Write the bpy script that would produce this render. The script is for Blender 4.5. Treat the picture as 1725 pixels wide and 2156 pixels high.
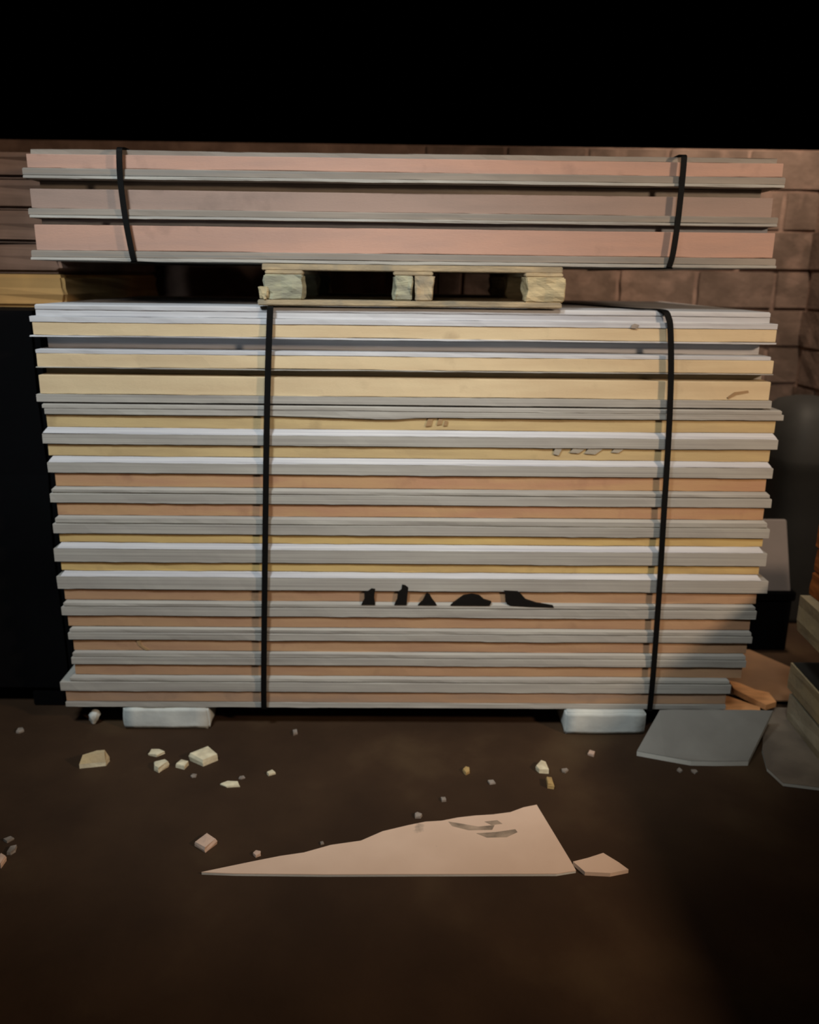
import bpy, bmesh, math, random
from mathutils import Vector, Matrix, noise

for o in list(bpy.data.objects):
    bpy.data.objects.remove(o, do_unlink=True)
S = bpy.context.scene
C = S.collection

# ---------------------------------------------------------------- camera
CAM_X, CAM_D, CAM_H = 0.0, 2.7925, 1.6118
PITCH, YAW, ROLL, FPX = 0.27158, 0.01364, 0.01146, 1783.65
cam_data = bpy.data.cameras.new('camera')
cam_data.sensor_fit = 'HORIZONTAL'
cam_data.sensor_width = 36.0
cam_data.lens = FPX / 1725.0 * 36.0
cam_data.clip_start = 0.05
cam_data.dof.use_dof = True
cam_data.dof.focus_distance = 2.15
cam_data.dof.aperture_fstop = 2.8
cam = bpy.data.objects.new('camera', cam_data)
C.objects.link(cam)
fw = Vector((math.sin(YAW) * math.cos(PITCH), math.cos(YAW) * math.cos(PITCH), -math.sin(PITCH)))
rt = Vector((math.cos(YAW), -math.sin(YAW), 0))
up = rt.cross(fw)
r2 = rt * math.cos(ROLL) + up * math.sin(ROLL)
u2 = -rt * math.sin(ROLL) + up * math.cos(ROLL)
cam.matrix_world = Matrix(((r2.x, u2.x, -fw.x, CAM_X), (r2.y, u2.y, -fw.y, -CAM_D), (r2.z, u2.z, -fw.z, CAM_H), (0, 0, 0, 1)))
S.camera = cam

# ---------------------------------------------------------------- world, lamps, exposure
w = bpy.data.worlds.new('dark_hall')
S.world = w
w.use_nodes = True
w.node_tree.nodes['Background'].inputs[0].default_value = (0.5, 0.55, 0.6, 1)
w.node_tree.nodes['Background'].inputs[1].default_value = 0.0
S.view_settings.view_transform = 'Standard'
S.view_settings.look = 'None'
S.view_settings.gamma = 1.0
S.view_settings.use_curve_mapping = False
S.view_settings.exposure = 0.0

def area(name, loc, target, size, size_y, power, col, spread=180):
    d = bpy.data.lights.new(name, 'AREA')
    d.shape = 'RECTANGLE'; d.size = size; d.size_y = size_y
    d.energy = power; d.color = col; d.spread = math.radians(spread)
    o = bpy.data.objects.new(name, d); C.objects.link(o)
    o.location = loc
    o.rotation_euler = (Vector(target) - Vector(loc)).to_track_quat('-Z', 'Y').to_euler()
    return o

# unseen lamps over the aisle (cool) and a warm lamp to the right
def spot(name, loc, target, power, col, cone, blend, soft):
    d = bpy.data.lights.new(name, 'SPOT')
    d.energy = power; d.color = col; d.spot_size = math.radians(cone); d.spot_blend = blend; d.shadow_soft_size = soft
    o = bpy.data.objects.new(name, d); C.objects.link(o)
    o.location = loc
    o.rotation_euler = (Vector(target) - Vector(loc)).to_track_quat('-Z', 'Y').to_euler()
COOL = (0.90, 0.97, 1.0)
NEUTRAL = (1.0, 0.95, 0.87)
WARM = (1.0, 0.72, 0.50)
spot('unseen_lamp', (-1.2, -2.25, 3.5), (-0.5, 0.1, 1.0), 315, COOL, 54, 0.8, 0.30)
spot('unseen_lamp', (0.5, -2.25, 3.5), (0.65, 0.1, 1.35), 135, NEUTRAL, 54, 0.8, 0.30)
spot('warm_lamp', (3.3, -2.6, 2.45), (0.2, 0.1, 0.9), 330, WARM, 66, 0.7, 0.16)
spot('unseen_lamp', (1.75, 0.85, 3.4), (2.0, 1.8, 1.5), 175, (1.0, 0.80, 0.62), 92, 0.7, 0.15)  # unseen lamp, added to brighten the walls at the right
spot('unseen_lamp', (-2.7, -1.3, 3.3), (-2.0, 0.45, 1.75), 110, (1.0, 0.80, 0.62), 38, 0.8, 0.12)  # unseen lamp, added to light the brown slabs at left

# ---------------------------------------------------------------- materials
def mat(name, base, dark=None, rough=0.85, grain=120.0, stretch=(1, 1, 1), mix_scale=3.0, mix=(0.4, 0.65), bump=0.15, spec=0.2, streak=None, blotch=None):
    """noise-mixed colour + fine relief; coordinates are world positions so that every piece differs"""
    m = bpy.data.materials.new(name); m.use_nodes = True
    nt = m.node_tree; N = nt.nodes; L = nt.links
    b = N['Principled BSDF']
    b.inputs['Roughness'].default_value = rough
    b.inputs['Specular IOR Level'].default_value = spec
    geo = N.new('ShaderNodeNewGeometry')
    mp = N.new('ShaderNodeMapping'); mp.inputs['Scale'].default_value = stretch
    L.new(geo.outputs['Position'], mp.inputs['Vector'])
    n1 = N.new('ShaderNodeTexNoise'); n1.inputs['Scale'].default_value = mix_scale; n1.inputs['Detail'].default_value = 5
    L.new(mp.outputs[0], n1.inputs['Vector'])
    r = N.new('ShaderNodeValToRGB')
    r.color_ramp.elements[0].position = mix[0]; r.color_ramp.elements[1].position = mix[1]
    d = dark or tuple(c * 0.8 for c in base)
    r.color_ramp.elements[0].color = (*d, 1); r.color_ramp.elements[1].color = (*base, 1)
    L.new(n1.outputs['Fac'], r.inputs['Fac'])
    col = r.outputs['Color']
    if streak:                        # layered edge lines running along the sheets
        scol, sscale, lo, hi = streak
        mp2 = N.new('ShaderNodeMapping'); mp2.inputs['Scale'].default_value = (0.8, 2.0, sscale)
        L.new(geo.outputs['Position'], mp2.inputs['Vector'])
        n2 = N.new('ShaderNodeTexNoise'); n2.inputs['Scale'].default_value = 1.0; n2.inputs['Detail'].default_value = 3
        L.new(mp2.outputs[0], n2.inputs['Vector'])
        rr = N.new('ShaderNodeMapRange'); rr.inputs['From Min'].default_value = lo; rr.inputs['From Max'].default_value = hi
        L.new(n2.outputs['Fac'], rr.inputs['Value'])
        mx = N.new('ShaderNodeMix'); mx.data_type = 'RGBA'
        L.new(rr.outputs[0], mx.inputs['Factor']); L.new(col, mx.inputs['A']); mx.inputs['B'].default_value = (*scol, 1)
        col = mx.outputs['Result']
    if blotch:                        # stains of another colour
        bcol, bs, lo, hi = blotch
        n3 = N.new('ShaderNodeTexNoise'); n3.inputs['Scale'].default_value = bs; n3.inputs['Detail'].default_value = 6
        L.new(geo.outputs['Position'], n3.inputs['Vector'])
        rr = N.new('ShaderNodeMapRange'); rr.inputs['From Min'].default_value = lo; rr.inputs['From Max'].default_value = hi
        L.new(n3.outputs['Fac'], rr.inputs['Value'])
        mx = N.new('ShaderNodeMix'); mx.data_type = 'RGBA'
        L.new(rr.outputs[0], mx.inputs['Factor']); L.new(col, mx.inputs['A']); mx.inputs['B'].default_value = (*bcol, 1)
        col = mx.outputs['Result']
    L.new(col, b.inputs['Base Color'])
    n4 = N.new('ShaderNodeTexNoise'); n4.inputs['Scale'].default_value = grain; n4.inputs['Detail'].default_value = 4
    L.new(mp.outputs[0], n4.inputs['Vector'])
    bp = N.new('ShaderNodeBump'); bp.inputs['Strength'].default_value = bump; bp.inputs['Distance'].default_value = 0.004
    L.new(n4.outputs['Fac'], bp.inputs['Height']); L.new(bp.outputs[0], b.inputs['Normal'])
    return m

ST = (1, 1, 9)
def foam(name, base, dark):
    return mat(name, base, dark, rough=0.95, grain=90, stretch=ST, mix_scale=2.6, mix=(0.36, 0.6), bump=0.3, spec=0.1, blotch=(tuple(c * 0.78 for c in dark), 9.0, 0.60, 0.80))
M = {}
M['cream'] = foam('cream_foam', (0.68, 0.555, 0.355), (0.62, 0.49, 0.31))
M['straw'] = foam('straw_foam', (0.58, 0.45, 0.235), (0.49, 0.37, 0.20))
M['yellow'] = foam('yellow_foam', (0.62, 0.46, 0.19), (0.54, 0.38, 0.17))
M['orange'] = foam('orange_foam', (0.52, 0.33, 0.18), (0.47, 0.265, 0.165))
M['tan'] = foam('tan_foam', (0.47, 0.30, 0.175), (0.41, 0.25, 0.155))
M['brownish'] = foam('brownish_foam', (0.45, 0.29, 0.18), (0.36, 0.25, 0.18))
M['pink'] = foam('pink_foam', (0.50, 0.315, 0.245), (0.44, 0.29, 0.235))
M['pink_grey'] = foam('greyish_pink_foam', (0.345, 0.255, 0.215), (0.31, 0.235, 0.20))
M['facing'] = mat('grey_facing', (0.44, 0.435, 0.395), (0.385, 0.375, 0.345), rough=0.8, grain=60, stretch=(1, 1, 12), streak=((0.29, 0.28, 0.26), 260.0, 0.46, 0.68), bump=0.12)
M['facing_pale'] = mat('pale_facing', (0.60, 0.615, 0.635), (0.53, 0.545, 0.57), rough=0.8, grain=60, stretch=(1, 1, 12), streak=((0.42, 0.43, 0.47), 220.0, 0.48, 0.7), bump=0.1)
M['facing_dull'] = mat('dull_facing', (0.31, 0.275, 0.235), (0.25, 0.225, 0.195), rough=0.85, grain=60, stretch=(1, 1, 12), streak=((0.23, 0.225, 0.21), 110.0, 0.5, 0.7), bump=0.12)
M['facing_blue'] = mat('blue_grey_facing', (0.30, 0.33, 0.37), (0.25, 0.275, 0.31), rough=0.8, grain=60, stretch=(1, 1, 12), bump=0.1)
M['strap'] = mat('black_strap', (0.006, 0.006, 0.006), rough=0.6, spec=0.08, bump=0.02)
M['pallet'] = mat('weathered_pallet_wood', (0.46, 0.37, 0.235), (0.30, 0.25, 0.17), rough=0.9, grain=70, stretch=(1, 1, 6), mix_scale=9, bump=0.5, blotch=((0.22, 0.21, 0.17), 14, 0.55, 0.75))
M['pallet_pale'] = mat('pale_pallet_block', (0.60, 0.50, 0.30), (0.40, 0.34, 0.21), rough=0.9, grain=60, stretch=(1, 1, 4), mix_scale=14, bump=0.6)
M['pallet_green'] = mat('mossy_pallet_block', (0.40, 0.40, 0.28), (0.25, 0.25, 0.19), rough=0.9, grain=60, stretch=(1, 1, 4), mix_scale=12, bump=0.6)
M['floor'] = mat('dark_concrete', (0.062, 0.036, 0.020), (0.038, 0.022, 0.013), rough=0.75, grain=45, mix_scale=2.4, mix=(0.35, 0.7), bump=0.25, spec=0.12, blotch=((0.085, 0.056, 0.030), 2.3, 0.55, 0.8))
M['block'] = mat('brown_wall_block', (0.215, 0.15, 0.118), (0.14, 0.098, 0.076), rough=0.95, grain=40, mix_scale=6, bump=0.6, blotch=((0.32, 0.215, 0.17), 7, 0.55, 0.78))
M['mortar'] = mat('wall_mortar', (0.34, 0.23, 0.18), (0.21, 0.14, 0.11), rough=0.95, grain=60, mix_scale=8, bump=0.5)
M['white_block'] = mat('white_block', (0.62, 0.66, 0.63), (0.50, 0.54, 0.53), rough=0.9, grain=50, mix_scale=9, bump=0.35)
M['chip'] = mat('pale_chip', (0.84, 0.78, 0.56), (0.64, 0.58, 0.41), rough=0.95, grain=80, mix_scale=30, bump=0.4)
M['chip_yellow'] = mat('yellow_chip', (0.56, 0.40, 0.17), (0.40, 0.28, 0.12), rough=0.95, grain=80, mix_scale=30, bump=0.4)
M['chip_pink'] = mat('pinkish_chip', (0.72, 0.52, 0.40), (0.58, 0.42, 0.33), rough=0.95, grain=80, mix_scale=30, bump=0.3)
M['chip_grey'] = mat('grey_chip', (0.34, 0.30, 0.26), (0.22, 0.19, 0.16), rough=0.95, grain=80, mix_scale=30, bump=0.4)
M['paper'] = mat('pinkish_board_face', (0.80, 0.60, 0.46), (0.75, 0.555, 0.42), rough=0.8, grain=50, mix_scale=5, bump=0.08, blotch=((0.20, 0.165, 0.13), 6.5, 0.66, 0.74))
M['sheet'] = mat('grey_sheet', (0.30, 0.293, 0.265), (0.25, 0.243, 0.22), rough=0.8, grain=60, mix_scale=5, bump=0.1)
M['sheet_edge'] = mat('pale_sheet_edge', (0.72, 0.71, 0.64), rough=0.9, bump=0.2)
M['sheet_brown'] = mat('dirty_sheet', (0.27, 0.23, 0.18), (0.18, 0.15, 0.12), rough=0.85, grain=60, mix_scale=6, bump=0.1)
M['card'] = mat('brown_card', (0.34, 0.19, 0.10), (0.26, 0.15, 0.085), rough=0.9, grain=60, mix_scale=6, bump=0.1)
M['warm_lit_wood'] = mat('warm_lit_wood', (0.95, 0.46, 0.19), (0.75, 0.36, 0.15), rough=0.8, grain=60, stretch=(2, 8, 8), mix_scale=5, bump=0.2)  # warm light falling on the slivers is put into this colour
M['old_wood'] = mat('red_brown_wood', (0.50, 0.17, 0.045), (0.28, 0.09, 0.025), rough=0.7, grain=60, stretch=(2, 2, 8), mix_scale=5, bump=0.3)
M['offcut'] = mat('khaki_foam', (0.58, 0.47, 0.27), (0.46, 0.38, 0.24), rough=0.95, grain=60, mix_scale=9, bump=0.5)
M['offcut_pale'] = mat('pale_khaki_foam', (0.62, 0.56, 0.41), (0.50, 0.45, 0.32), rough=0.95, grain=60, mix_scale=9, bump=0.5)
M['dark_plastic'] = mat('dark_grey_plastic', (0.040, 0.040, 0.036), (0.030, 0.030, 0.028), rough=0.6, spec=0.2, bump=0.1, grain=25)
M['black_wrap'] = mat('black_wrap', (0.004, 0.004, 0.0045), rough=0.8, spec=0.04, bump=0.2, grain=20)
M['brown_pack'] = mat('brown_pack', (0.25, 0.16, 0.12), (0.18, 0.115, 0.085), rough=0.9, mix_scale=5, bump=0.1)
M['tan_pack'] = mat('tan_pack', (0.52, 0.32, 0.12), (0.40, 0.25, 0.10), rough=0.9, mix_scale=5, bump=0.1)
M['grey_panel'] = mat('mauve_grey_panel', (0.22, 0.195, 0.185), (0.19, 0.17, 0.16), rough=0.85, mix_scale=4, bump=0.08)
M['paint'] = mat('black_paint', (0.010, 0.009, 0.008), rough=0.8, bump=0.3, grain=80, spec=0.1)
M['gouge'] = mat('gouge_brown', (0.38, 0.25, 0.13), rough=0.95, bump=0.3)
M['dirt'] = mat('grey_dirt', (0.50, 0.38, 0.28), (0.24, 0.19, 0.14), rough=0.95, mix_scale=18, bump=0.2)
M['torn'] = mat('torn_paper', (0.46, 0.42, 0.34), rough=0.9, bump=0.3)

# ---------------------------------------------------------------- helpers
def link(name, me, m, parent=None):
    o = bpy.data.objects.new(name, me)
    C.objects.link(o)
    if m: me.materials.append(M[m])
    if parent: o.parent = parent
    return o

def tag(o, label, cat, group=None, kind=None):
    if kind: o['kind'] = kind
    if label: o['label'] = label
    if cat: o['category'] = cat
    if group: o['group'] = group
    return o

def empty(name, loc=(0, 0, 0)):
    o = bpy.data.objects.new(name, None); C.objects.link(o)
    o.location = loc; o.empty_display_size = 0.1
    return o

def from_bm(name, bm, m, parent=None, smooth=False):
    bmesh.ops.recalc_face_normals(bm, faces=bm.faces)
    me = bpy.data.meshes.new(name); bm.to_mesh(me); bm.free()
    if smooth:
        for p in me.polygons: p.use_smooth = True
    return link(name, me, m, parent)

def local(o, parent):
    """geometry is written in place; keep it there under a parent standing elsewhere"""
    o.parent = parent
    o.matrix_parent_inverse = Matrix.Translation(-Vector(parent.location))
    return o

def nz(x, s, f=1.0):
    return noise.noise(Vector((x * f + s * 7.13, s * 3.77, s * 1.91)))

def slab(name, x0, x1, y0, y1, prof, m, parent, seed, wav=0.0022, dents=(), n=72):
    """a long thin sheet: rings of a slightly wavy rectangle, prof = [(inset, z), ...] from top to bottom"""
    bm = bmesh.new(); rings = []
    for k, (ins, z) in enumerate(prof):
        pts = []
        for i in range(n + 1):
            t = i / n; x = x0 + ins + (x1 - x0 - 2 * ins) * t
            y = y0 + ins + wav * nz(x, seed + 0.3 * k, 3.0) + wav * 0.7 * nz(x, seed + k, 14.0)
            dz = wav * 0.55 * nz(x, seed, 2.0)
            if k == len(prof) - 1:
                dz += 0.0012 * nz(x, seed, 25.0)
                for (xc, wd, dd) in dents: dz += dd * math.exp(-((x - xc) / wd) ** 2)
            pts.append((x, y, z + dz))
        for j in range(1, 6):
            yy = y0 + ins + (y1 - y0 - 2 * ins) * j / 6
            pts.append((x1 - ins + 0.004 * nz(yy, seed + 5 + k * .4, 6.0), yy, z))
        pts.append((x1 - ins, y1 - ins, z)); pts.append((x0 + ins, y1 - ins, z))
        for j in range(5, 0, -1):
            yy = y0 + ins + (y1 - y0 - 2 * ins) * j / 6
            pts.append((x0 + ins + 0.004 * nz(yy, seed + 9 + k * .4, 6.0), yy, z))
        rings.append([bm.verts.new(p) for p in pts])
    N = len(rings[0])
    for a, b in zip(rings[:-1], rings[1:]):
        for i in range(N):
            bm.faces.new((a[i], a[(i + 1) % N], b[(i + 1) % N], b[i]))
    bm.faces.new(rings[0]); bm.faces.new(list(reversed(rings[-1])))
    return from_bm(name, bm, m, parent)

def prism(name, pts, z0, z1, m, parent=None, bevel=0.0, top_pts=None):
    """a polygon in plan (pts) raised from z0 to z1"""
    bm = bmesh.new()
    a = [bm.verts.new((p[0], p[1], z0)) for p in pts]
    b = [bm.verts.new((p[0], p[1], z1)) for p in (top_pts or pts)]
    n = len(a)
    bm.faces.new(list(reversed(a))); bm.faces.new(b)
    for i in range(n): bm.faces.new((a[i], a[(i + 1) % n], b[(i + 1) % n], b[i]))
    if bevel: bmesh.ops.bevel(bm, geom=list(bm.edges), offset=bevel, segments=2, affect='EDGES', profile=0.6)
    return from_bm(name, bm, m, parent)

def box(name, x0, x1, y0, y1, z0, z1, m, parent=None, bevel=0.003, jit=0.0, seed=0, cuts=0):
    bm = bmesh.new()
    bmesh.ops.create_cube(bm, size=1.0)
    for v in bm.verts:
        v.co = Vector(((x0 + x1) / 2 + v.co.x * (x1 - x0), (y0 + y1) / 2 + v.co.y * (y1 - y0), (z0 + z1) / 2 + v.co.z * (z1 - z0)))
    if cuts: bmesh.ops.subdivide_edges(bm, edges=list(bm.edges), cuts=cuts, use_grid_fill=True)
    if jit:
        for v in bm.verts:
            q = v.co * 23 + Vector((seed * 3.1, seed, 0))
            v.co += Vector((noise.noise(q), noise.noise(q + Vector((9, 0, 0))), 0.4 * noise.noise(q + Vector((0, 9, 0))))) * jit
            v.co.z = min(max(v.co.z, z0), z1)
    if bevel: bmesh.ops.bevel(bm, geom=[e for e in bm.edges if e.calc_face_angle(0) > 0.6], offset=bevel, segments=2, affect='EDGES')
    return from_bm(name, bm, m, parent)

def ribbon(name, path, width, thick, m):
    """a flat strap swept along a closed path that lies close to a YZ plane; width along X"""
    bm = bmesh.new(); R = []
    n = len(path)
    P = [Vector(p) for p in path]
    for i in range(n):
        t = (P[(i + 1) % n] - P[i - 1]).normalized()
        nrm = t.cross(Vector((1, 0, 0)))
        if nrm.length < 1e-6: nrm = Vector((0, 0, 1))
        nrm.normalize()
        sd = nrm.cross(t).normalized()
        R.append([bm.verts.new(P[i] + sd * width / 2 * a + nrm * thick / 2 * b) for a, b in ((-1, -1), (1, -1), (1, 1), (-1, 1))])
    for i in range(n):
        a, b = R[i], R[(i + 1) % n]
        for k in range(4): bm.faces.new((a[k], a[(k + 1) % 4], b[(k + 1) % 4], b[k]))
    return from_bm(name, bm, m, None, smooth=False)

# ---------------------------------------------------------------- the setting
fl = prism('floor', [(-4.5, -3.6), (4.5, -3.6), (4.5, 2.1), (-4.5, 2.1)], -0.08, 0.0, 'floor')
tag(fl, 'dark brown damp concrete floor', None, kind='structure')

def block_wall(name, label, x0, x1, y0, y1, z1, axis, z_from, phase):
    o = box(name, x0, x1, y0, y1, 0.0, z1, 'mortar', None, bevel=0)
    tag(o, label, None, kind='structure')
    rnd = random.Random(5)
    rows = int((z1 - z_from) / 0.2 + 0.5)
    for r in range(rows):
        z = z_from + 0.2 * r
        a0, a1 = (x0, x1) if axis == 'x' else (y0, y1)
        p = a0 - (0.0 if r % 2 else 0.21) + phase
        while p < a1:
            s, e = max(p, a0), min(p + 0.41, a1)
            if e - s > 0.05 and (axis == 'y' or e > 0.15):
                d = rnd.uniform(0.006, 0.016)
                if axis == 'x':
                    box('block', s, e - 0.012, y0 - d, y0 + 0.02, z + 0.006, min(z + 0.194, z1), 'block', o, bevel=0.004, jit=0.006, seed=r + s, cuts=2)
                else:
                    box('block', x0 - d, x0 + 0.02, s, e - 0.012, z + 0.006, min(z + 0.194, z1), 'block', o, bevel=0.004, jit=0.006, seed=r + s, cuts=2)
            p += 0.42
    return o
block_wall('wall_back', 'brown blockwork wall behind the stacks', -4.2, 2.6, 1.9, 2.05, 2.26, 'x', 0.66, 0.13)
block_wall('wall_right', 'brown blockwork return wall at the right edge', 2.19, 2.34, 1.58, 1.9, 2.26, 'y', 0.66, 0.07)

# ---------------------------------------------------------------- the boards
def board(label, group):
    o = empty('insulation_board')
    return tag(o, label, 'insulation board', group)

GL = 'insulation boards of the lower stack'
GU = 'insulation boards of the upper stack'
YB = 1.2
# facing sheets over a foam core; z from top down.  (facings, foam, foil)
#   facing sheet = (x0, x1, y_front, z_top, z_bottom, bevel, material)
LOW = [
 ('topmost board of the lower stack, pale facing over cream foam, directly under the pallet',
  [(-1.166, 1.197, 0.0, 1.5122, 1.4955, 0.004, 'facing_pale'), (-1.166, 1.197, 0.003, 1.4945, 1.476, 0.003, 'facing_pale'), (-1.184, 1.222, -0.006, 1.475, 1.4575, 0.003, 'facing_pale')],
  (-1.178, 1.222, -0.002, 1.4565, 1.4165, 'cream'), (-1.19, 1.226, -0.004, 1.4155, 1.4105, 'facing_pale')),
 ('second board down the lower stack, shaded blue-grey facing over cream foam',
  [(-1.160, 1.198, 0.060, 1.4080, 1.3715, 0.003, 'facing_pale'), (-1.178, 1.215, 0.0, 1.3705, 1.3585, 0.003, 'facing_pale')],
  (-1.177, 1.226, 0.0, 1.3575, 1.3155, 'cream'), (-1.182, 1.229, -0.002, 1.3145, 1.311, 'facing')),
 ('third board down the lower stack, tallest cream foam, grey sheet below',
  [(-1.172, 1.215, 0.055, 1.3090, 1.2890, 0.002, 'facing')],
  (-1.177, 1.225, 0.0, 1.2880, 1.2275, 'cream'), (-1.189, 1.234, -0.006, 1.2265, 1.2015, 'facing')),
 ('fourth board down the lower stack, dull facing jutting furthest right over straw foam',
  [(-1.174, 1.272, -0.006, 1.1955, 1.1790, 0.004, 'facing'), (-1.168, 1.280, -0.005, 1.1780, 1.1600, 0.005, 'facing')],
  (-1.168, 1.260, 0.006, 1.1590, 1.1165, 'straw'), None),
 ('fifth board down the lower stack, torn paper bits on its straw foam',
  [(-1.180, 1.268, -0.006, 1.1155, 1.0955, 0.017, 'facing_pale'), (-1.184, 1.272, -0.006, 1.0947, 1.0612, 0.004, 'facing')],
  (-1.172, 1.253, 0.004, 1.0602, 1.0195, 'straw'), None),
 ('sixth board down the lower stack, upper of two with orange foam',
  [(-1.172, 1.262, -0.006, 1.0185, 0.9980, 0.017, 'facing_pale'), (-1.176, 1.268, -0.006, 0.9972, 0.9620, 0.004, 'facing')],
  (-1.158, 1.253, 0.004, 0.9610, 0.9145, 'orange'), None),
 ('seventh board down the lower stack, lower of two with orange foam',
  [(-1.172, 1.268, -0.005, 0.9135, 0.8900, 0.010, 'facing'), (-1.179, 1.276, -0.006, 0.8892, 0.8585, 0.005, 'facing')],
  (-1.162, 1.258, 0.004, 0.8575, 0.8135, 'orange'), None),
 ('eighth board down the lower stack, upper of two with thin yellow foam',
  [(-1.170, 1.272, -0.005, 0.8125, 0.7830, 0.010, 'facing'), (-1.180, 1.283, -0.006, 0.7822, 0.7490, 0.006, 'facing')],
  (-1.165, 1.268, 0.004, 0.7480, 0.7165, 'yellow'), None),
 ('ninth board down the lower stack, lower of two with thin yellow foam',
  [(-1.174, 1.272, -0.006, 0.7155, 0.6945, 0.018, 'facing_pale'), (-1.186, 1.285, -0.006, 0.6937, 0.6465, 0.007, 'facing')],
  (-1.169, 1.267, 0.004, 0.6455, 0.6145, 'yellow'), None),
 ('tenth board down the lower stack, tan foam with black paint marks',
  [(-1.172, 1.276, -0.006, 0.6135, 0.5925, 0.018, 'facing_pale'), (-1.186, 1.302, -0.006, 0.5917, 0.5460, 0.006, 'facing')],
  (-1.168, 1.271, 0.005, 0.5450, 0.5035, 'tan'), None),
 ('eleventh board down the lower stack, just below the black paint marks',
  [(-1.172, 1.268, -0.005, 0.5025, 0.4780, 0.009, 'facing'), (-1.181, 1.275, -0.006, 0.4772, 0.4465, 0.006, 'facing')],
  (-1.165, 1.260, 0.004, 0.4455, 0.4035, 'tan'), None),
 ('twelfth board down the lower stack, tan foam cracked near its left end',
  [(-1.160, 1.266, -0.005, 0.4025, 0.3800, 0.007, 'facing'), (-1.167, 1.271, -0.006, 0.3792, 0.3545, 0.005, 'facing')],
  (-1.155, 1.259, 0.004, 0.3535, 0.3115, 'tan'), None),
 ('second board up from the bottom of the lower stack, tan foam',
  [(-1.158, 1.256, -0.005, 0.3105, 0.2860, 0.007, 'facing'), (-1.164, 1.260, -0.006, 0.2852, 0.2585, 0.005, 'facing')],
  (-1.158, 1.252, 0.003, 0.2575, 0.2165, 'tan'), None),
 ('bottom board of the lower stack, brownish foam, resting on two white blocks',
  [(-1.178, 1.208, -0.005, 0.2155, 0.1890, 0.010, 'facing'), (-1.214, 1.216, -0.006, 0.1882, 0.1530, 0.008, 'facing')],
  (-1.200, 1.205, 0.002, 0.1520, 0.1105, 'brownish'), (-1.203, 1.207, -0.002, 0.1095, 0.0905, 'facing')),
]
boards = []
for k, (lab, facings, fm, foil) in enumerate(LOW):
    b = board(lab, GL); boards.append(b)
    drop = lambda y, z: max(0.0, -y) * (1.61 - z) / 2.79      # the overhang hides this much of the foam below: sheets thinned to suit
    for j, (x0, x1, yf, zt, zb, bev, m) in enumerate(facings):
        zb += drop(yf, zb)
        if j: zt += drop(facings[j - 1][2], zt) + 0.0006
        if bev > 0.012:       # tapered upper edge
            pr = [(bev * 0.75, zt), (bev * 0.2, zt - bev * 0.7), (0.0, zt - bev * 1.05), (0.0, zb)]
        else:
            bev = bev if j == 0 else 0.0015
            pr = [(bev, zt), (0.0, zt - bev * 0.9), (0.0, zb + bev * 0.5), (bev * 0.5, zb)]
        dents = [(-0.05, 0.09, -0.007)] if (k == 3 and j == 1) else ()
        slab('facing_sheet', x0, x1, yf, YB, pr, m, b, 1.7 * k + j * 0.61 + 1, dents=dents)
    x0, x1, yf, zt, zb, m = fm
    zt += drop(facings[-1][2], zt)
    slab('foam_core', x0, x1, yf, YB - 0.005, [(0.001, zt), (0.0, zt - 0.002), (0.0, zb + 0.002), (0.001, zb)], m, b, 1.7 * k + 0.33)
    if foil:
        x0, x1, yf, zt, zb, m = foil
        slab('backing_sheet', x0, x1, yf, YB, [(0.001, zt), (0.0, zt - 0.001), (0.0, zb + 0.001), (0.001, zb)], m, b, 1.7 * k + 0.9)

# small marks on single boards
def lump(name, outline, y_front, y_back, m, parent):
    bm = bmesh.new()
    f = [bm.verts.new((x, y_front, z)) for x, z in outline]
    g = [bm.verts.new((x, y_back, z)) for x, z in outline]
    n = len(f); bm.faces.new(f); bm.faces.new(list(reversed(g)))
    for i in range(n): bm.faces.new((f[i], f[(i + 1) % n], g[(i + 1) % n], g[i]))
    return from_bm(name, bm, m, parent)
marks = [
 [(-0.128, 0.496), (-0.079, 0.496), (-0.083, 0.52), (-0.079, 0.556), (-0.092, 0.558), (-0.104, 0.548), (-0.117, 0.545), (-0.117, 0.515)],
 [(-0.012, 0.496), (0.032, 0.496), (0.034, 0.53), (0.037, 0.562), (0.026, 0.571), (0.015, 0.573), (0.013, 0.556), (0.001, 0.545), (-0.002, 0.515)],
 [(0.071, 0.496), (0.138, 0.496), (0.122, 0.516), (0.112, 0.534), (0.104, 0.538), (0.096, 0.528), (0.087, 0.509)],
 [(0.186, 0.496), (0.324, 0.496), (0.330, 0.509), (0.304, 0.517), (0.288, 0.531), (0.262, 0.537), (0.231, 0.531), (0.208, 0.512)],
 [(0.397, 0.497), (0.470, 0.492), (0.552, 0.490), (0.548, 0.498), (0.490, 0.505), (0.452, 0.518), (0.436, 0.535), (0.421, 0.551), (0.373, 0.553), (0.378, 0.535), (0.381, 0.509)],
]
for mk in marks:
    lump('paint_mark', mk, -0.0085, 0.006, 'paint', boards[9])['label'] = 'black paint mark'
for (x, z, wd, h) in [(0.535, 1.058, 0.03, 0.018), (0.60, 1.056, 0.05, 0.010), (0.655, 1.055, 0.06, 0.012), (0.735, 1.056, 0.04, 0.008)]:
    lump('torn_paper', [(x - wd / 2, z - h), (x + wd * 0.1, z - h * 1.2), (x + wd / 2, z + h * 0.3), (x + wd * 0.2, z + h), (x - wd * 0.3, z + h * 0.4)], -0.002, 0.006, 'torn', boards[4])['label'] = 'torn paper bit'
for (x, z, s) in [(0.10, 1.142, 0.012), (0.135, 1.145, 0.010), (0.155, 1.140, 0.008)]:
    lump('gouge', [(x - s, z - s), (x + s * .6, z - s * .8), (x + s, z + s), (x - s * .3, z + s * 1.2)], 0.001, 0.01, 'gouge', boards[3])['label'] = 'small dark gouge'
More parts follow.
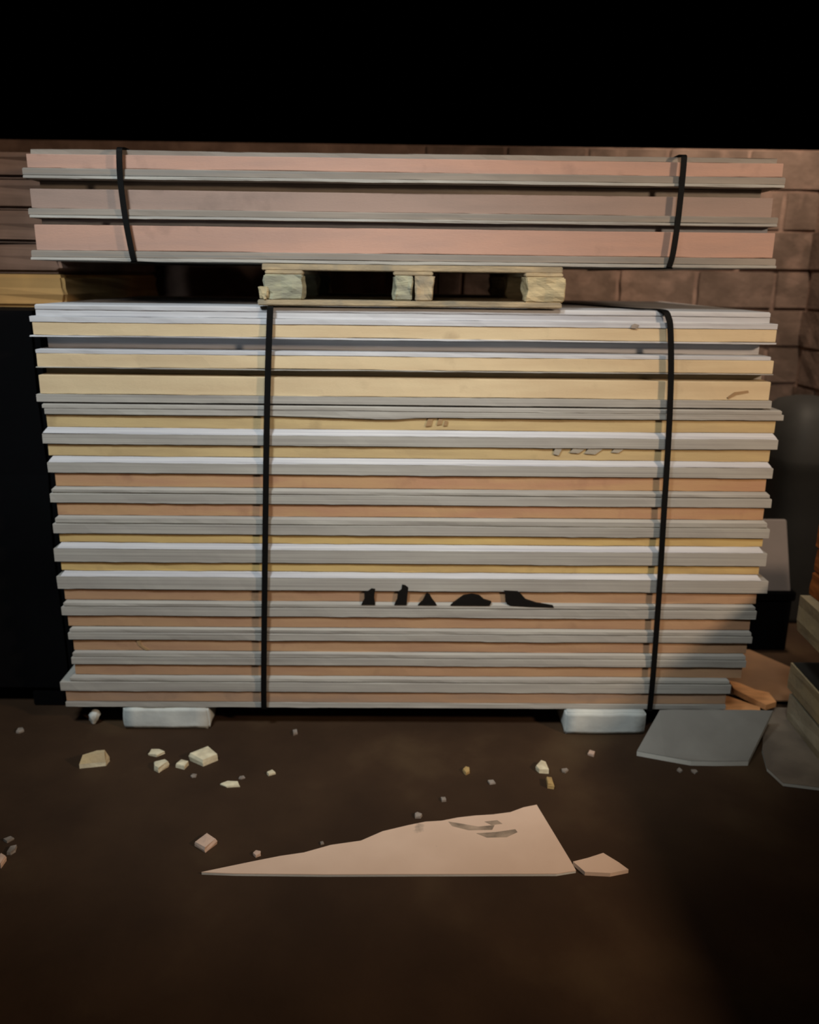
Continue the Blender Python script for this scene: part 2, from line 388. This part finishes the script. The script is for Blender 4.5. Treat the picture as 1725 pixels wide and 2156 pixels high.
lump('crack', [(-0.93, 0.350), (-0.918, 0.352), (-0.912, 0.332), (-0.885, 0.314), (-0.90, 0.313), (-0.922, 0.330)], 0.001, 0.01, 'gouge', boards[11])['label'] = 'dark crack in the foam'
lump('crack', [(1.09, 1.232), (1.115, 1.246), (1.155, 1.254), (1.152, 1.260), (1.108, 1.254), (1.085, 1.236)], -0.003, 0.01, 'gouge', boards[2])['label'] = 'crack in the foam'
lump('stain', [(0.745, 1.458), (0.765, 1.456), (0.772, 1.468), (0.758, 1.472), (0.748, 1.468)], -0.009, 0.006, 'chip_grey', boards[0])['label'] = 'small dark stain'

UP = [
 ('bottom board of the upper stack, pink foam, resting on the wooden pallet',
  [(-1.179, 1.213, 0.048, 1.6790, 1.6575, 0.003, 'facing_dull'), (-1.181, 1.215, 0.045, 1.6570, 1.6480, 0.002, 'facing')],
  (-1.165, 1.205, 0.060, 1.6800, 1.7570, 'pink'), (-1.150, 1.190, 0.085, 1.7580, 1.7755, 'facing_blue')),
 ('middle board of the upper stack, pinkish-grey foam below a dark gap',
  [(-1.176, 1.205, 0.050, 1.8050, 1.7850, 0.003, 'facing_dull'), (-1.172, 1.203, 0.047, 1.7845, 1.7762, 0.002, 'facing')],
  (-1.169, 1.187, 0.064, 1.8060, 1.8640, 'pink_grey'), (-1.155, 1.165, 0.112, 1.8650, 1.8925, 'facing_dull')),
 ('topmost board of the upper stack, pink foam cut off by the dark above',
  [(-1.181, 1.213, 0.050, 1.9240, 1.9025, 0.003, 'facing_dull'), (-1.179, 1.211, 0.046, 1.9020, 1.8935, 0.002, 'facing')],
  (-1.168, 1.205, 0.060, 1.9250, 1.9660, 'pink'), (-1.160, 1.190, 0.075, 1.9670, 1.9820, 'facing_dull')),
]
for k, (lab, facings, fm, top) in enumerate(UP):
    b = board(lab, GU)
    for j, (x0, x1, yf, zt, zb, bev, m) in enumerate(facings):
        slab('facing_sheet', x0, x1, yf, 1.26, [(bev, zt), (0.0, zt - bev), (0.0, zb + bev * 0.5), (bev * 0.5, zb)], m, b, 31 + 1.9 * k + j * 0.7)
    x0, x1, yf, zb, zt, m = fm
    slab('foam_core', x0, x1, yf, 1.255, [(0.001, zt), (0.0, zt - 0.002), (0.0, zb + 0.002), (0.001, zb)], m, b, 31 + 1.9 * k + 0.31)
    x0, x1, yf, zb, zt, m = top
    slab('backing_sheet', x0, x1, yf, 1.25, [(0.001, zt), (0.0, zt - 0.001), (0.0, zb + 0.001), (0.001, zb)], m, b, 31 + 1.9 * k + 0.93, wav=0.004)

# ---------------------------------------------------------------- straps
def smooth_path(pts, n=10):
    out = []
    P = [Vector(p) for p in pts]
    for i in range(len(P) - 1):
        p0, p1, p2, p3 = P[max(i - 1, 0)], P[i], P[i + 1], P[min(i + 2, len(P) - 1)]
        for k in range(n):
            t = k / n
            out.append(0.5 * ((2 * p1) + (p2 - p0) * t + (2 * p0 - 5 * p1 + 4 * p2 - p3) * t * t + (3 * p1 - p0 - 3 * p2 + p3) * t ** 3))
    out.append(P[-1])
    return out
def strap(label, front, xt_back, y_back, zt, zb, width, group):
    """front = (x, y, z) points from top edge to bottom edge; then under, up the back and over the top"""
    p = smooth_path(front, 8)
    x_bot = front[-1][0]
    rest = [(x_bot, 0.03, zb), (x_bot, y_back * 0.5, zb), (x_bot, y_back - 0.02, zb), (x_bot, y_back + 0.012, zb + 0.02),
            ((x_bot + xt_back) / 2, y_back + 0.014, (zb + zt) / 2), (xt_back, y_back + 0.012, zt - 0.02), (xt_back, y_back - 0.02, zt),
            ((xt_back + front[0][0]) / 2, y_back * 0.5, zt)]
    o = ribbon('packing_strap', [tuple(q) for q in p] + rest, width, 0.004, 'strap')
    return tag(o, label, 'strap', group)
GS = 'black packing straps'
strap('black strap round the lower stack, left one, running down from the pallet corner',
      [(-0.412, 0.03, 1.516), (-0.413, -0.010, 1.513), (-0.414, -0.017, 1.495), (-0.424, -0.018, 1.35), (-0.437, -0.020, 1.12), (-0.452, -0.021, 0.80), (-0.468, -0.021, 0.45), (-0.480, -0.020, 0.17), (-0.483, -0.012, 0.09)],
      -0.40, 1.2, 1.5145, 0.0875, 0.020, GS)
strap('black strap round the lower stack, right one, bowed near the right white block',
      [(0.800, 0.06, 1.516), (0.845, -0.006, 1.514), (0.862, -0.020, 1.490), (0.872, -0.022, 1.44), (0.886, -0.022, 1.30), (0.897, -0.022, 1.10), (0.905, -0.022, 0.85), (0.915, -0.022, 0.55), (0.922, -0.021, 0.25), (0.925, -0.012, 0.09)],
      0.55, 1.2, 1.5145, 0.0875, 0.019, GS)
strap('black strap round the upper stack near its left end, slanting',
      [(-0.868, 0.10, 1.986), (-0.870, 0.045, 1.984), (-0.872, 0.036, 1.96), (-0.874, 0.036, 1.885), (-0.868, 0.037, 1.78), (-0.856, 0.037, 1.68), (-0.851, 0.042, 1.646)],
      -0.87, 1.26, 1.9845, 1.6455, 0.018, GS)
strap('black strap round the upper stack near its right end',
      [(0.880, 0.10, 1.986), (0.882, 0.045, 1.984), (0.882, 0.036, 1.96), (0.882, 0.036, 1.885), (0.880, 0.037, 1.78), (0.874, 0.037, 1.69), (0.866, 0.042, 1.646)],
      0.88, 1.26, 1.9845, 1.6455, 0.018, GS)

# ---------------------------------------------------------------- pallet between the stacks
pal = empty('wooden_pallet', (0.035, 0.55, 1.5125))
tag(pal, 'weathered wooden pallet between the upper and lower stack of boards', 'pallet')
def pp(o): return local(o, pal)
for yy in (-0.022, 0.50, 1.06):
    pp(box('bottom_board', -0.452, 0.515, yy, yy + 0.10, 1.517, 1.535, 'pallet', None, 0.003, 0.004, yy, 3))
for xx, x2 in ((-0.432, -0.312), (-0.022, 0.104), (0.400, 0.522)):
    pp(box('stringer_board', xx, x2, 0.020, 1.16, 1.613, 1.626, 'pallet', None, 0.003, 0.003, xx + 4, 3))
for i in range(7):
    yy = 0.045 + i * 0.17
    pp(box('deck_board', -0.445, 0.524, yy, yy + 0.10, 1.626, 1.6455, 'pallet', None, 0.002, 0.002, i, 3))
for yi, yy in enumerate((-0.015, 0.50, 1.05)):
    for xi, (a, b_, m) in enumerate(((-0.432, -0.312, 'pallet_green'), (-0.022, 0.036, 'pallet_green'), (0.048, 0.104, 'pallet'), (0.400, 0.522, 'pallet_pale'))):
        pp(box('block', a, b_, yy, yy + 0.11, 1.535, 1.613, m, None, 0.004, 0.010, yi * 5 + xi, 3))
pp(box('splinter', -0.448, -0.415, -0.018, 0.02, 1.535, 1.575, 'pallet_pale', None, 0.004, 0.008, 3, 2))

for x, lab in ((-0.13, 'thin pale cord hanging behind the left pallet opening'), (0.17, 'thin pale cord hanging behind the right pallet opening')):
    o = box('cord', x, x + 0.006, 1.185, 1.191, 1.5155, 1.648, 'chip_grey', None, 0.001)
    tag(o, lab, 'cord')

# ---------------------------------------------------------------- white blocks under the lower stack
def soft_block(name, x0, x1, y0, y1, z1, m, rad, jit, seed, label, cat):
    bm = bmesh.new(); bmesh.ops.create_cube(bm, size=1.0)
    for v in bm.verts:
        v.co = Vector(((x0 + x1) / 2 + v.co.x * (x1 - x0), (y0 + y1) / 2 + v.co.y * (y1 - y0), z1 / 2 + v.co.z * z1))
    bmesh.ops.bevel(bm, geom=list(bm.edges), offset=rad, segments=4, affect='EDGES')
    bmesh.ops.subdivide_edges(bm, edges=[e for e in bm.edges if e.calc_length() > 0.05], cuts=6, use_grid_fill=True)
    for v in bm.verts:
        q = v.co * 14 + Vector((seed, 0, 0))
        v.co += Vector((noise.noise(q), noise.noise(q + Vector((5, 0, 0))), 0.5 * noise.noise(q + Vector((0, 5, 0))))) * jit
        v.co.z = min(max(v.co.z, 0.0), z1)
    return tag(from_bm(name, bm, m, None, True), label, cat, 'white supports under the lower stack')
soft_block('support_block', -1.0, -0.69, -0.004, 0.35, 0.0897, 'white_block', 0.007, 0.008, 1, 'rounded white block under the left end of the lower stack', 'block')
soft_block('support_block', 0.615, 0.908, -0.028, 0.33, 0.0897, 'white_block', 0.005, 0.005, 4, 'square white block under the right end of the lower stack', 'block')

# ---------------------------------------------------------------- sheets and pieces on the floor
def sheet(name, pts, z0, th, m, edge_m, label, cat):
    o = empty(name, (sum(p[0] for p in pts) / len(pts), sum(p[1] for p in pts) / len(pts), z0))
    tag(o, label, cat)
    local(prism('board_core', pts, z0, z0 + th * 0.85, edge_m), o)
    local(prism('face_paper', pts, z0 + th * 0.85 + 0.0002, z0 + th, m), o)
    return o
lean = [(0.842, -0.168, 0.0), (0.93, -0.200, 0.0), (1.013, -0.229, 0.0), (1.10, -0.231, 0.0), (1.211, -0.228, 0.0), (1.372, -0.024, 0.0805), (1.30, -0.022, 0.0815), (1.00, -0.022, 0.0815), (0.958, -0.024, 0.0805)]
def plate(name, pts, lift, th, m, parent):
    bm = bmesh.new()
    a = [bm.verts.new((p[0], p[1], p[2] + lift)) for p in pts]; b_ = [bm.verts.new((p[0], p[1], p[2] + lift + th)) for p in pts]
    n = len(a); bm.faces.new(list(reversed(a))); bm.faces.new(b_)
    for i in range(n): bm.faces.new((a[i], a[(i + 1) % n], b_[(i + 1) % n], b_[i]))
    return local(from_bm(name, bm, m), parent)
ls = empty('plasterboard_offcut', (1.1, -0.15, 0)); tag(ls, 'grey plasterboard offcut leaning on the bottom right corner of the stack', 'board offcut')
plate('board_core', lean, 0.0, 0.017, 'sheet_edge', ls); plate('face_paper', lean, 0.0172, 0.002, 'sheet', ls)
sheet('plasterboard_offcut', [(1.293, -0.147), (1.262, -0.262), (1.279, -0.350), (1.40, -0.378), (1.70, -0.44), (2.0, -0.3), (2.0, 0.15), (1.47, 0.16), (1.435, 0.128), (1.35, -0.02)], 0.001, 0.012, 'sheet_brown', 'sheet_edge', 'dirty brown-grey plasterboard offcut under the right-hand pile', 'board offcut')
rnd = random.Random(3)
edge = [(-0.54, -0.785), (-0.484, -0.766), (-0.40, -0.738), (-0.33, -0.716), (-0.265, -0.701), (-0.19, -0.667), (-0.103, -0.647), (-0.04, -0.603), (0.038, -0.573), (0.09, -0.556), (0.14, -0.551), (0.19, -0.535), (0.244, -0.525), (0.30, -0.519), (0.356, -0.507), (0.40, -0.482), (0.444, -0.468), (0.50, -0.735), (0.507, -0.775), (0.45, -0.788), (0.2, -0.79), (-0.2, -0.793), (-0.45, -0.79)]
pb = empty('white_board_scrap', (0.0, -0.68, 0)); tag(pb, 'large torn pinkish-white board scrap lying on the floor in front', 'board scrap')
local(prism('board_core', edge, 0.0, 0.006, 'sheet_edge'), pb)
local(prism('face_paper', edge, 0.0062, 0.0085, 'paper'), pb)
for pts, lab in (([(0.16, -0.556), (0.20, -0.566), (0.25, -0.580), (0.30, -0.572), (0.29, -0.595), (0.22, -0.598), (0.17, -0.578)], 'dark dirt stain'), ([(0.27, -0.556), (0.31, -0.548), (0.325, -0.566), (0.29, -0.572)], 'dark dirt stain'), ([(0.24, -0.612), (0.30, -0.606), (0.36, -0.592), (0.365, -0.606), (0.33, -0.630), (0.27, -0.632)], 'dark dirt stain')):
    o = local(prism('stain', pts, 0.0082, 0.0089, 'dirt'), pb); o['label'] = lab
o = prism('board_scrap', [(0.505, -0.742), (0.55, -0.726), (0.60, -0.704), (0.635, -0.745), (0.655, -0.775), (0.60, -0.79), (0.53, -0.785)], 0.0, 0.012, 'paper')
tag(o, 'small pinkish scrap touching the right corner of the large torn board', 'board scrap')

# brown card and two slivers coloured as if warm-lit between stack and right pile
o = prism('cardboard_sheet', [(1.335, 0.44), (1.40, 0.20), (1.56, 0.19), (1.69, 0.46), (1.57, 0.66), (1.36, 0.70)], 0.021, 0.027, 'card', None, 0.001)
tag(o, 'brown card sheet lying on the floor behind the two wood slivers', 'sheet')
def sliver(name, a, b_, label, group):
    """a bent strip of split wood: a = far edge points, b_ = near edge points with heights"""
    bm = bmesh.new(); R = []
    for (p, q) in zip(a, b_):
        R.append([bm.verts.new(p), bm.verts.new((p[0], p[1], p[2] - 0.022)), bm.verts.new((q[0], q[1], q[2] - 0.022)), bm.verts.new(q)])
    for r, s in zip(R[:-1], R[1:]):
        for k in range(4): bm.faces.new((r[k], r[(k + 1) % 4], s[(k + 1) % 4], s[k]))
    bm.faces.new(R[0]); bm.faces.new(list(reversed(R[-1])))
    return tag(from_bm(name, bm, 'warm_lit_wood'), label, 'wood scrap', group)
sliver('wood_sliver', [(1.335, 0.30, 0.058), (1.375, 0.28, 0.055), (1.42, 0.235, 0.050), (1.463, 0.212, 0.050)],
       [(1.330, 0.225, 0.058), (1.365, 0.170, 0.055), (1.41, 0.110, 0.050), (1.460, 0.135, 0.050)], 'longer bent wood sliver, warm light in its colour, reaching towards the right pile', 'wood slivers coloured as warm-lit')
sliver('wood_sliver', [(1.262, 0.205, 0.045), (1.30, 0.185, 0.045), (1.345, 0.140, 0.045), (1.385, 0.105, 0.044)],
       [(1.235, 0.080, 0.045), (1.28, 0.078, 0.045), (1.33, 0.076, 0.045), (1.375, 0.078, 0.044)], 'shorter wood sliver, warm light in its colour, against the bottom corner of the stack', 'wood slivers coloured as warm-lit')

# right-hand pile
def slab4(name, pts, z0, z1, m, label, cat, group=None, jit=0.004, seed=0):
    bm = bmesh.new()
    n = 7; ring = []
    loop = []
    for i in range(4):
        a, b_ = Vector(pts[i]), Vector(pts[(i + 1) % 4])
        for k in range(n): loop.append(a.lerp(b_, k / n))
    for z in (z0, z0 + (z1 - z0) * .3, z0 + (z1 - z0) * .7, z1):
        r = []
        for p in loop:
            q = Vector((p.x * 19 + seed, p.y * 19, z * 40))
            r.append(bm.verts.new((p.x + jit * noise.noise(q), p.y + jit * noise.noise(q + Vector((7, 0, 0))), z)))
        ring.append(r)
    L = len(loop)
    for a, b_ in zip(ring[:-1], ring[1:]):
        for i in range(L): bm.faces.new((a[i], a[(i + 1) % L], b_[(i + 1) % L], b_[i]))
    bm.faces.new(list(reversed(ring[0]))); bm.faces.new(ring[-1])
    return tag(from_bm(name, bm, m), label, cat, group)
GP = 'foam offcuts in the right-hand pile'
slab4('foam_offcut', [(1.475, 0.075), (1.383, -1.75), (2.05, -1.75), (2.05, 0.075)], 0.0135, 0.118, 'offcut_pale', 'lowest khaki foam slab in the pile at the right edge', 'foam slab', GP, 0.006, 1)
slab4('foam_offcut', [(1.472, 0.092), (1.382, -1.75), (2.05, -1.75), (2.05, 0.092)], 0.1335, 0.236, 'offcut', 'second khaki foam slab up in the pile at the right edge', 'foam slab', GP, 0.006, 2)
o = bpy.data.objects['foam_offcut.001']
prism('top_layer', [(1.478, 0.086), (1.388, -1.74), (2.045, -1.74), (2.045, 0.086)], 0.2362, 0.240, 'dark_plastic', o)  # thin dark layer over the top of the second slab
slab4('spacer_batten', [(1.50, 0.06), (1.41, -1.75), (2.03, -1.75), (2.03, 0.06)], 0.118, 0.1335, 'black_wrap', 'thin dark spacer between the two lowest foam slabs at right', 'spacer', None, 0.002, 3)
slab4('bearer', [(1.58, -0.02), (1.50, -1.75), (2.0, -1.75), (2.0, -0.02)], 0.2402, 0.362, 'black_wrap', 'dark bearer under the upper foam slab at the right edge', 'bearer', None, 0.003, 4)
slab4('foam_offcut', [(1.478, 0.105), (1.39, -1.75), (2.05, -1.75), (2.05, 0.105)], 0.362, 0.50, 'offcut', 'upper khaki foam slab below the red-brown timber at right', 'foam slab', GP, 0.012, 5)
tb = empty('timber_stack', (1.75, -0.4, 0.50)); tag(tb, 'red-brown timber box on top of the pile at the right edge', 'timber')
for i in range(3):
    local(box('plank', 1.512 + 0.006 * (i % 2), 2.04, -1.75, 0.115, 0.50 + 0.092 * i, 0.588 + 0.092 * i, 'old_wood', None, 0.004, 0.005, i + 2, 3), tb)

# dark covered bin and the grey panel behind the right end of the stack
bm = bmesh.new()
prof = [(0.40, 0.0), (0.42, 0.03), (0.44, 0.55), (0.45, 0.80), (0.47, 0.82), (0.47, 0.87), (0.44, 0.97), (0.37, 1.07), (0.26, 1.13), (0.12, 1.155), (0.0, 1.16)]
N = 40; R = []
for r, z in prof[:-1]:
    R.append([bm.verts.new((1.975 + r * 0.44 * math.copysign(abs(math.cos(t)) ** 0.6, math.cos(t)), 1.27 + r * 0.60 * math.copysign(abs(math.sin(t)) ** 0.6, math.sin(t)), z * 0.93)) for t in [2 * math.pi * i / N for i in range(N)]])
tip = bm.verts.new((1.975, 1.27, 1.16 * 0.93))
for a, b_ in zip(R[:-1], R[1:]):
    for i in range(N): bm.faces.new((a[i], a[(i + 1) % N], b_[(i + 1) % N], b_[i]))
for i in range(N): bm.faces.new((R[-1][i], R[-1][(i + 1) % N], tip))
bm.faces.new(list(reversed(R[0])))

tag(from_bm('covered_bin', bm, 'dark_plastic', None, True), 'dark grey round-topped bin behind the right end of the lower stack', 'bin')
cr = empty('black_crate', (1.53, 0.82, 0)); tag(cr, 'black crate in the dark under the standing grey panel', 'crate')
local(box('body', 1.30, 1.755, 0.71, 0.92, 0.0, 0.24, 'black_wrap', None, 0.006), cr)
local(box('lid', 1.29, 1.765, 0.70, 0.93, 0.2405, 0.286, 'black_wrap', None, 0.006), cr)
bm = bmesh.new()
A = [(1.46, 0.715, 0.2865), (1.741, 0.715, 0.2865), (1.722, 0.80, 0.586), (1.46, 0.80, 0.586)]
f = [bm.verts.new(p) for p in A]; g = [bm.verts.new((p[0], p[1] + 0.02, p[2])) for p in A]
bm.faces.new(f); bm.faces.new(list(reversed(g)))
for i in range(4): bm.faces.new((f[i], f[(i + 1) % 4], g[(i + 1) % 4], g[i]))
tag(from_bm('grey_panel', bm, 'grey_panel'), 'mauve-grey panel standing on end behind the right side of the stack', 'panel')

# ---------------------------------------------------------------- left: brown packs on a black wrapped stack
bw = empty('wrapped_stack', (-2.3, 1.4, 0)); tag(bw, 'black wrapped stack in the shadow at the left edge', 'wrapped stack')
local(box('wrap', -3.3, -1.235, 0.16, 1.75, 0.06, 1.484, 'black_wrap', None, 0.02, 0.01, 2, 4), bw)
for x in (-3.2, -2.4, -1.40):
    local(box('bearer', x, x + 0.12, 0.17, 1.74, 0.0, 0.06, 'black_wrap', None, 0.004), bw)
packs = [(1.4845, 1.603, 'tan_pack', -1.235, 0.44, 'lowest tan slab on the black wrapped stack at left'),
         (1.606, 1.709, 'brown_pack', -1.245, 0.45, 'brown slab just above the tan one at the left edge'),
         (1.712, 1.824, 'brown_pack', -1.238, 0.445, 'third brown slab up at the left edge'),
         (1.827, 1.929, 'brown_pack', -1.25, 0.455, 'fourth brown slab up at the left edge'),
         (1.932, 2.02, 'brown_pack', -1.24, 0.45, 'topmost brown slab at the left edge')]
for i, (z0, z1, m, x1, y0, lab) in enumerate(packs):
    o = box('brown_slab', -2.6, x1, y0, 1.7, z0, z1, m, None, 0.012, 0.006, i * 2.3, 4)
    tag(o, lab, 'slab', 'brown slabs at the left edge')

# ---------------------------------------------------------------- crumbs and chips on the floor
CH = [
 (-1.025, -0.238, 0.083, 0.085, 0.030, 'wedge', 'wedge-shaped brown and white chip, leftmost of the larger floor chips'),
 (-0.838, -0.168, 0.053, 0.045, 0.010, 'chip', 'flat pale chip left of the largest chip and nearest to the left white block'),
 (-0.664, -0.200, 0.101, 0.105, 0.030, 'chip', 'largest pale foam chip on the floor in front of the left white block'),
 (-0.797, -0.259, 0.048, 0.060, 0.022, 'chip', 'pale triangular chip in front of the flat chip at left'),
 (-0.724, -0.244, 0.042, 0.046, 0.018, 'chip', 'small pale chip just left of the largest chip'),
 (-0.539, -0.355, 0.074, 0.032, 0.008, 'chip', 'long flat pale splinter right of and in front of the largest chip'),
 (-0.421, -0.288, 0.029, 0.028, 0.010, 'chip', 'small pale crumb to the right of the long splinter'),
 (-0.512, -0.314, 0.022, 0.018, 0.006, 'chip_grey', 'tiny grey crumb beside the long splinter'),
 (-0.556, -0.655, 0.053, 0.066, 0.018, 'chip_pink', 'pinkish white chip alone left of the large torn board'),
 (-0.400, -0.701, 0.022, 0.022, 0.010, 'chip_pink', 'tiny pinkish crumb at the edge of the large torn board'),
 (-0.370, -0.027, 0.021, 0.036, 0.010, 'chip_grey', 'tiny crumb at the shadow edge below the left strap'),
 (-1.369, -0.022, 0.024, 0.030, 0.010, 'chip_grey', 'tiny crumb far left beyond the stack corner'),
 (-1.140, -0.640, 0.028, 0.024, 0.008, 'chip_grey', 'grey crumb at the lower left edge, the one farthest back'),
 (-1.106, -0.689, 0.022, 0.040, 0.012, 'chip_grey', 'grey chip at the lower left edge, middle of three'),
 (-1.116, -0.740, 0.024, 0.050, 0.020, 'chip_pink', 'pinkish chip at the lower left edge, nearest of three'),
 (0.068, -0.519, 0.024, 0.030, 0.010, 'chip_grey', 'small grey crumb behind the torn edge of the large board'),
 (0.151, -0.434, 0.021, 0.026, 0.009, 'chip_grey', 'tiny grey crumb in the middle of the floor'),
 (0.496, -0.256, 0.042, 0.060, 0.020, 'chip', 'pale chip in front of the right white block'),
 (0.506, -0.348, 0.035, 0.052, 0.020, 'chip_yellow', 'yellow foam chip in front of the pale one at right'),
 (0.572, -0.267, 0.023, 0.024, 0.008, 'chip_grey', 'tiny grey crumb right of the pale chip at right'),
 (0.685, -0.163, 0.023, 0.034, 0.012, 'chip_pink', 'tiny pinkish crumb just in front of the right white block'),
 (0.238, -0.272, 0.026, 0.038, 0.012, 'chip_yellow', 'small dull yellow crumb on the pale floor stain'),
 (0.316, -0.336, 0.028, 0.022, 0.006, 'chip_grey', 'flat grey crumb beside the dull yellow one'),
 (-0.674, -0.306, 0.022, 0.018, 0.006, 'chip_grey', 'tiny crumb directly in front of the largest chip'),
 (0.964, -0.262, 0.020, 0.024, 0.006, 'chip_grey', 'left of two tiny crumbs at the tip of the grey plasterboard'),
 (1.011, -0.268, 0.020, 0.024, 0.006, 'chip_grey', 'right of two tiny crumbs at the tip of the grey plasterboard'),
 (-0.217, -0.652, 0.014, 0.015, 0.006, 'chip_grey', 'tiny crumb against the torn edge of the large board'),
]
def chip(i, x, y, wd, dp, h, m, lab):
    rnd = random.Random(i * 13 + 5)
    n = 4 + i % 2
    a0 = rnd.uniform(0, 6.28)
    base = []; top = []
    for k in range(n):
        a = a0 + 2 * math.pi * k / n + rnd.uniform(-0.3, 0.3)
        r = rnd.uniform(0.85, 1.25)
        px, py = math.cos(a) * r, math.sin(a) * r
        base.append((x + px * wd / 2, y + py * dp / 2))
        t = rnd.uniform(0.86, 1.0)
        top.append((x + px * wd / 2 * t, y + py * dp / 2 * t))
    bm = bmesh.new()
    a = [bm.verts.new((p[0], p[1], 0)) for p in base]
    mid = [bm.verts.new((p[0] + rnd.uniform(-.05, .05) * wd, p[1], h * rnd.uniform(0.4, 0.6))) for p in base]
    b_ = [bm.verts.new((p[0], p[1], h * rnd.uniform(0.75, 1.0))) for p in top]
    c = bm.verts.new((x, y, h))
    bm.faces.new(list(reversed(a)))
    for q, r in ((a, mid), (mid, b_)):
        for k in range(n): bm.faces.new((q[k], q[(k + 1) % n], r[(k + 1) % n], r[k]))
    for k in range(n): bm.faces.new((b_[k], b_[(k + 1) % n], c))
    tag(from_bm('foam_chip' if wd > 0.03 else 'crumb', bm, m), lab, 'chip', 'chips and crumbs on the floor')
for i, (x, y, wd, dp, h, m, lab) in enumerate(CH):
    if m == 'wedge':
        o = empty('foam_chip', (x, y, 0)); tag(o, lab, 'chip', 'chips and crumbs on the floor')
        lower = [(-1.068, -0.262), (-0.985, -0.245), (-0.982, -0.215), (-1.055, -0.225)]
        local(prism('pale_edge', lower, 0.0, 0.016, 'chip', None), o)
        local(prism('brown_face', lower, 0.0162, 0.045, 'offcut', None, 0, [(-1.058, -0.250), (-0.99, -0.235), (-0.995, -0.218), (-1.02, -0.222)]), o)
    else:
        chip(i, x, y, wd, dp, h, m, lab)
# small white crumpled piece standing under the stack corner
bm = bmesh.new()
bmesh.ops.create_icosphere(bm, subdivisions=3, radius=1.0)
for v in bm.verts:
    k = 0.62 + 0.38 * max(0, min(1, (v.co.z + 0.5)))
    n_ = 1 + 0.35 * noise.noise(v.co * 2.3)
    v.co = Vector((-1.118 + v.co.x * 0.022 * k * n_ + 0.004 * v.co.z, 0.03 + v.co.y * 0.02 * k * n_, 0.031 + v.co.z * 0.031))
tag(from_bm('crumpled_scrap', bm, 'white_block', None, True), 'small white crumpled scrap under the left corner of the stack', 'scrap')
